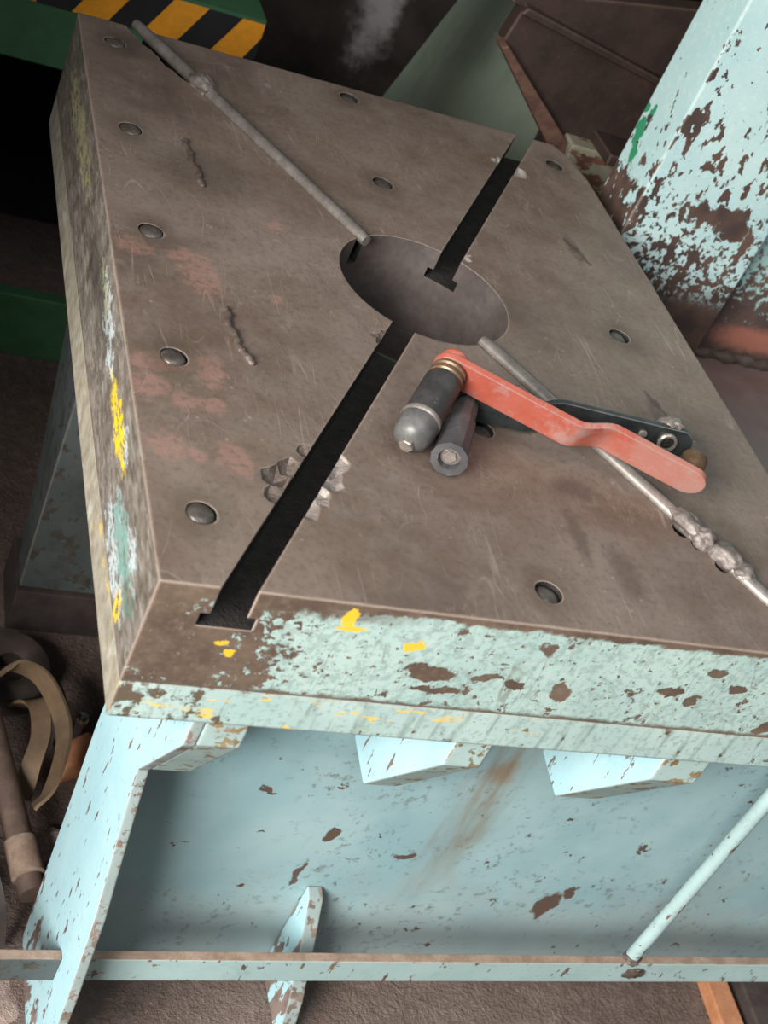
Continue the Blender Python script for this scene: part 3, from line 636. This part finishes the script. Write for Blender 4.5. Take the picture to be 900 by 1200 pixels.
# ------------------------------------------------------------------ crank handles
def frame(o, xd, gd):
    """local frame: X along the bar, Y along the grip, Z across the bar's height"""
    o = Vector(o); x = Vector(xd).normalized(); y = Vector(gd); y = (y - x * y.dot(x)).normalized(); z = x.cross(y)
    if z.z < 0: z = -z
    return lambda a, b, c: o + x * a + y * b + z * c
def bar(F, prof, hgt, thick, name, mat, par, r0, n=10):
    """flat bar on edge: prof = (along, offset) centre line; rounded ends"""
    m = MB(); top = []; bot = []; L = prof[-1][0]
    st = []
    def off(a):
        for (a0, b0), (a1, b1) in zip(prof, prof[1:]):
            if a <= a1:
                t = (a - a0) / (a1 - a0); t = t * t * (3 - 2 * t); return b0 + (b1 - b0) * t
        return prof[-1][1]
    A = [-r0 * math.cos(math.pi / 2 * k / n) for k in range(n)] + [L * k / 40 for k in range(41)] + [L + r0 * math.sin(math.pi / 2 * k / n) for k in range(1, n + 1)]
    vs = []
    for a in A:
        hh = hgt / 2
        if a < 0: hh *= math.sqrt(max(0, 1 - (a / r0) ** 2)) 
        if a > L: hh *= math.sqrt(max(0, 1 - ((a - L) / r0) ** 2))
        hh = max(hh, .0006); b = off(min(max(a, 0), L)); e = thick / 2
        for s1, s2 in ((1, 1), (1, -1), (-1, -1), (-1, 1)): vs.append(F(a, b + s1 * e, s2 * hh))
    k = len(A); fs = [[i * 4 + j, i * 4 + (j + 1) % 4, i * 4 + 4 + (j + 1) % 4, i * 4 + 4 + j] for i in range(k - 1) for j in range(4)] + [[3, 2, 1, 0], [k * 4 - 4, k * 4 - 3, k * 4 - 2, k * 4 - 1]]
    return m.add(vs, fs).build(name, mat, par, smooth=35)
def hexbolt(o, ax, r, h, name, mat, par):
    return MB().lathe([(r, 0), (r, h * .8), (r * .88, h)], o, ax, 6).build(name, mat, par)
# red crank
O = Vector((-.078, -.300, .073)); Rr = Vector((.262, -.440, .038)); Ge = Vector((-.1445, -.405, .0300))
t = thing('crank_handle', (O.x, O.y, 0), 'worn red flat-bar crank handle with black rubber grip lying across the plate', 'crank handle', 'crank handles on the plate')
F = frame(O, Rr - O, Ge - O); L = (Rr - O).length
bar(F, [(0, 0), (L * .50, 0), (L * .66, -.026), (L, -.026)], .050, .0105, 'crank_bar', 'red', t, .025)
gy = (Ge - O).normalized(); g0 = F(0, .004, 0); gl = (Ge - O).length + .012
gp = MB().lathe([(.024, .022), (.0255, .026), (.026, .06), (.0268, gl - .050), (.0268, gl - .047)], g0, gy, 40).build('grip', 'grip', t, smooth=40)
MB().lathe([(.022, 0), (.0245, .003), (.0245, .007), (.022, .009), (.022, .012), (.0245, .014), (.0245, .018), (.0225, .020), (.0225, .023)], g0, gy, 32).build('collar', 'brass', gp, smooth=40)
MB().lathe([(.0275, gl - .048), (.0283, gl - .045), (.0283, gl - .042), (.0272, gl - .040)], g0, gy, 40).build('grip_ring', 'steel', gp, smooth=40)
MB().lathe([(.0272, gl - .041), (.0272, gl - .026), (.0255, gl - .014), (.021, gl - .006), (.013, gl - .002), (.011, gl - .001)], g0, gy, 40).build('end_cap', 'cap', gp, smooth=50)
hexbolt(g0 + gy * (gl - .002), gy, .0105, .008, 'hex_bolt', 'steel', gp)
MB().lathe([(.018, 0), (.019, .002), (.019, .034), (.0175, .036), (.011, .036), (.011, .028)], F(L - .002, -.031, 0), -gy, 28).build('hub_boss', 'brass', t, smooth=40)
MB().lathe([(.0195, -.018), (.021, -.013), (.020, -.009)], F(0, 0, 0), gy, 28).build('rivet_head', 'red', t, smooth=40)
# black crank underneath
O = Vector((-.030, -.300, .0225)); Rr = Vector((.289, -.358, .045)); Ge = Vector((-.098, -.438, .0265))
t = thing('crank_handle', (O.x, O.y, 0), 'chipped black crank handle with grey tapered grip under the red crank', 'crank handle', 'crank handles on the plate')
F = frame(O, Rr - O, Ge - O); L = (Rr - O).length
bar(F, [(0, 0), (L * .25, 0), (L * .45, -.030), (L, -.030)], .044, .0105, 'crank_bar', 'blackp', t, .022)
gd = (Ge - O).normalized(); gl = (Ge - O).length
# octagonal tapered grip with a recessed bolt in its open end
gp = MB().lathe([(.0165, .006), (.0175, .01), (.0185, .058), (.0215, .062), (.0228, gl - .003), (.0252, gl), (.0155, gl), (.0155, gl - .014)], O, gd, 10).build('grip', 'grip2', t)
MB().lathe([(.0145, gl - .0145), (.0145, gl - .011), (.011, gl - .009)], O, gd, 24).build('washer', 'steel', gp, smooth=40)
hexbolt(O + gd * (gl - .011), gd, .0095, .006, 'hex_bolt', 'steel', gp)
fy = (F(0, 1, 0) - F(0, 0, 0))
MB().lathe([(.015, 0), (.015, .004), (.013, .006), (.0105, .006), (.0095, .001)], F(L - .018, -.024, .0), fy, 28).build('bush_ring', 'steel', t, smooth=40)
MB().lathe([(.0092, 0), (.0092, .0028), (.008, .0032)], F(L - .018, -.024, .0), fy, 24).build('bush_hole_shade', 'grime', t, smooth=40)  # black disc paints the shade inside the bush
MB().lathe([(.0065, 0), (.0065, .003), (.005, .004)], F(L - .058, -.0245, .004), fy, 20).build('rivet', 'steel', t, smooth=40)
MB().lathe([(.017, 0), (.018, .002), (.018, .012), (.014, .014)], F(L - .020, -.036, .010), -fy, 8).build('clamp_nut', 'steel', t)
MB().lump(F(L - .012, -.040, .020), (.014, .012, .010), 3, .4, 3, 3).build('clamp_stud', 'steel', t, smooth=50)

# ------------------------------------------------------------------ green bench behind
gb = thing('green_bench', (-.7, 1.3, FLOOR), 'green steel bench with dark open front and hazard-striped top edge', 'bench')
MB().box((-1.9, 1.19, FLOOR), (-.03, 1.23, -.925)).build('bottom_rail', 'green', gb, bevel=.004)
tr = MB().box((-1.9, 1.19, -.34), (-.03, 1.23, -.121)).build('top_rail', 'green', gb, bevel=.004)
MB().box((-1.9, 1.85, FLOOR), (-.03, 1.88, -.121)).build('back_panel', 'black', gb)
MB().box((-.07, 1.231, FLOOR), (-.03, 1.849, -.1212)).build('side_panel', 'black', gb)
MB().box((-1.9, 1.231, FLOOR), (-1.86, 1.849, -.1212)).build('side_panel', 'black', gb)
MB().box((-1.9, 1.19, -.1205), (-.03, 1.88, -.110)).build('top', 'green', gb)
# hazard band: slanting yellow and black strips on the top rail
for k in range(22):
    x0 = -.0305 - .0755 * k; c0 = x0 - .0755; sl = -.048
    cl = lambda x: min(x, -.0305)
    pz = [(c0 + sl * .5, -.206), (x0 + sl * .5, -.206), (x0 - sl * .5, -.118), (c0 - sl * .5, -.118)]
    if k == 0: pz = [(-.080 + sl * .3 , -.206), (-.0305, -.206), (-.0305, -.118), (-.0305 + .0, -.118), (-.080 + sl * -.7 , -.118)]; pz = [(-.13, -.206), (-.058, -.206), (-.0305, -.150), (-.0305, -.118), (-.082, -.118)]
    else:
        b = -.13 - .0755 * (k - 1); pz = [(b - .0755, -.206), (b, -.206), (b + .048, -.118), (b - .0275, -.118)]
    MB().prism(pz, 'y', 1.1885, 1.1899).build('hazard_stripe', 'hyel' if k % 2 == 0 else 'hblk', tr)
MB().prism([(-.058, -.206), (-.0305, -.206), (-.0305, -.150)], 'y', 1.1885, 1.1899).build('hazard_stripe', 'hblk', tr)

# ------------------------------------------------------------------ greenish casing behind the plate
def casing():
    pl = [(.24, 1.02), (.30, 1.06), (.36, 1.11), (.42, 1.165), (.47, 1.21), (.52, 1.25), (.58, 1.28), (.65, 1.295), (.75, 1.30), (2.2, 1.30)]
    n = len(pl); zs = [FLOOR, -.7, -.2, .2, .7, 1.3]; vs = []; fs = []
    for z in zs:
        for k, (x, y) in enumerate(pl): vs.append((x + (.30 * (z + .05) if k < 9 else 0) * (1 - k / 9), y, z))
    for z in zs:
        for k, (x, y) in enumerate(pl): vs.append((x + .02 + (.30 * (z + .05) if k < 9 else 0) * (1 - k / 9), y + .04, z))
    m = len(zs) * n
    for i in range(len(zs) - 1):
        for k in range(n - 1):
            a = i * n + k; fs.append((a, a + 1, a + 1 + n, a + n)); fs.append((m + a, m + a + n, m + a + 1 + n, m + a + 1))
        a = i * n; fs.append((a, a + n, m + a + n, m + a)); a = i * n + n - 1; fs.append((a, m + a, m + a + n, a + n))
    for k in range(n - 1):
        fs.append((k, m + k, m + k + 1, k + 1)); a = (len(zs) - 1) * n + k; fs.append((a, a + 1, m + a + 1, m + a))
    tag(MB().add(vs, fs).build('machine_casing', 'casing', smooth=40), 'curved dull green machine casing behind the far edge of the plate', 'casing')
casing()

# ------------------------------------------------------------------ rust-brown bracket behind the column
b = thing('steel_bracket', (.6, 1.0, -.16), 'dark rust-brown welded steel bracket between the green casing and the column', 'bracket')
MB().prism([(.385, .180), (.372, .095), (.585, -.085), (.64, -.10), (1.15, -.10), (1.15, .10), (.74, .118)], 'y', .915, .96).build('web_plate', 'rust', b, bevel=.004)
MB().prism([(.358, .092), (.372, .100), (.612, -.073), (.64, -.105), (.600, -.105), (.565, -.088)], 'y', .880, .93).build('edge_flange', 'rustedge', b, bevel=.003)
MB().prism([(.36, .170), (.362, .182), (.44, .21), (1.15, .35), (1.15, .102), (.74, .118), (.40, .165)], 'y', .93, .98).build('upper_flange', 'rust', b, bevel=.004)
MB().prism([(.375, .165), (.385, .180), (.745, .122), (.740, .108)], 'y', .895, .916).build('rib', 'rust', b, bevel=.003)
MB().box((.60, .86, -.165), (1.0, .916, -.055)).build('lip_block', 'peel', b, bevel=.004)
MB().box((.66, .80, -.055), (1.0, .914, -.030)).build('lip_strip', 'rust', b, bevel=.003)
MB().box((.74, .965, FLOOR), (1.1, 1.10, .05)).build('post', 'rust', b)
bb = thing('background_beam', (.9, 1.45, -.1), 'dark brown beams stacked above the rust-brown bracket', 'beam')
MB().prism([(.58, .17), (.74, .21), (.80, .60), (.64, .60)], 'y', 1.12, 1.24).build('beam', 'rust', bb, bevel=.004)
MB().prism([(.80, .23), (.90, .25), (.98, .60), (.88, .60)], 'y', 1.12, 1.24).build('beam', 'plinth', bb, bevel=.004)
MB().box((.74, 1.241, FLOOR), (1.3, 1.290, .6)).build('back_plate', 'rust', bb)

# ------------------------------------------------------------------ odds and ends on the floor under the bed
def smoothpts(pts, n=8):
    P = [Vector(p) for p in pts]; P = [2 * P[0] - P[1]] + P + [2 * P[-1] - P[-2]]; out = []
    for i in range(1, len(P) - 2):
        for k in range(n):
            t = k / n; a, b_, c_, d = P[i - 1], P[i], P[i + 1], P[i + 2]
            out.append(.5 * ((2 * b_) + (c_ - a) * t + (2 * a - 5 * b_ + 4 * c_ - d) * t * t + (3 * b_ - a - 3 * c_ + d) * t ** 3))
    out.append(P[-2]); return out
t = thing('iron_pipe', (-.43, -.2, FLOOR), 'brown iron pipe with a pale coupling lying on the floor behind the leg', 'pipe')
a = Vector((-.475, .02, -1.0)); z = Vector((-.392, -.405, -1.02)); d = (z - a)
MB().tube([a + d * k / 8 for k in range(9)], .0235, 18).build('pipe_barrel', 'pipe', t, smooth=40)
MB().lathe([(.024, 0), (.029, .003), (.029, .07), (.024, .073)], a + d * .76, d, 20).build('coupling', 'railtop', t, smooth=40)
b1 = smoothpts([(-.445, .01, -.95), (-.42, .025, -.945), (-.375, .01, -.955), (-.345, -.06, -.96), (-.34, -.13, -.965), (-.365, -.22, -.975), (-.39, -.245, -1.0)])
tag(MB().ribbon(b1, .044, .006, (.35, -.3, 1)).build('drive_belt', 'belt', smooth=40), 'tan looped belt with its end turned towards the blue leg', 'belt', 'old belts on the floor')
b2 = smoothpts([(-.40, .03, -1.06), (-.375, -.01, -1.0), (-.372, -.09, -.99), (-.388, -.15, -1.01), (-.395, -.18, -1.06)])
tag(MB().ribbon(b2, .036, .006, (.9, -.2, .5)).build('drive_belt', 'belt', smooth=40), 'narrow brown belt strand inside the tan loop', 'belt', 'old belts on the floor')
b3 = smoothpts([(-.46, .03, -1.0), (-.41, .055, -.975), (-.35, .03, -.98), (-.325, -.03, -1.0), (-.33, -.07, -1.05)])
tag(MB().ribbon(b3, .022, .006, (.2, -.2, 1)).build('drive_belt', 'belt', smooth=40), 'outer tan belt strand curving round the back of the loop', 'belt', 'old belts on the floor')
m = MB(); m.lathe([(.05, 0), (.075, .004), (.085, .02), (.085, .05), (.075, .066), (.05, .07), (.03, .06), (.03, .01)], (-.415, .12, FLOOR + .002), (0.1, -.2, 1), 36)
tag(m.build('rubber_wheel', 'darkrub', smooth=40), 'dark dished scrap pulley on the floor beyond the tan belts', 'wheel')  # loose rubber wheel among the floor scrap
t = thing('rusty_shackle', (-.28, -.06, FLOOR), 'rusty orange shackle with a bright bolt beside the blue leg', 'shackle')
MB().prism([(-.318, -.118), (-.272, -.100), (-.252, -.045), (-.268, -.028), (-.300, -.050), (-.325, -.095)], 'z', FLOOR + .001, -1.045).build('body', 'orange', t, bevel=.006)
MB().lathe([(.012, 0), (.012, .01), (.009, .016), (.003, .019)], (-.285, -.02, -1.03), (0, 0, 1), 20).build('bolt_head', 'ball', t, smooth=50)
MB().tube([(-.285, -.02, FLOOR), (-.285, -.02, -1.06), (-.285, -.02, -1.028)], .009, 14).build('bolt_shank', 'ball', t, smooth=50)
b4 = smoothpts([(-.50, -.22, -.99), (-.478, -.30, -.985), (-.460, -.37, -1.0), (-.442, -.42, -1.03), (-.432, -.46, -1.09)])
tag(MB().ribbon(b4, .014, .005, (.9, .2, .4)).build('rubber_strip', 'darkrub', smooth=40), 'dark curved rubber strip between the pipe and the pale rubble', 'rubber strip')
tag(MB().lump((-.515, -.385, -1.05), (.045, .05, .045), 2, .25, 1.6, 4).build('rag_bundle', 'tanrock', smooth=60), 'tan rounded rag bundle at the left, before the dark strip', 'rag')
tag(MB().lump((-.345, -.27, -1.075), (.035, .03, .022), 9, .5, 2.4, 4).build('rubble_lump', 'dust', smooth=60), 'grey crumbly lump on the floor below the tan belt end', 'rubble')

o = MB().prism([(.93, -.66), (.985, -.655), (.99, -.50), (.94, -.505)], 'z', FLOOR + .0005, FLOOR + .035).build('brick_piece', 'orange', bevel=.004); tag(o, 'orange brick piece on the floor at lower right below the rail', 'brick')
o = MB().prism([(1.0, -.70), (1.2, -.69), (1.22, -.49), (1.01, -.495)], 'z', FLOOR + .0005, FLOOR + .05).build('scrap_block', 'plinth', bevel=.004); tag(o, 'dark scrap steel block beside the orange brick piece', 'scrap')
o = MB().lump((-.54, -.52, FLOOR - .012), (.13, .13, .035), 17, .35, 2.2, 5).build('lit_floor_dust', 'dust', origin=(-.54, -.52, FLOOR), smooth=60); tag(o, 'pale pinkish dust mound standing in for brightly lit floor left of the blue leg', 'dust', None, 'stuff')  # pale mound paints the bright light on the floor here
for o in bpy.data.objects:
    if '_o' in o: del o['_o']
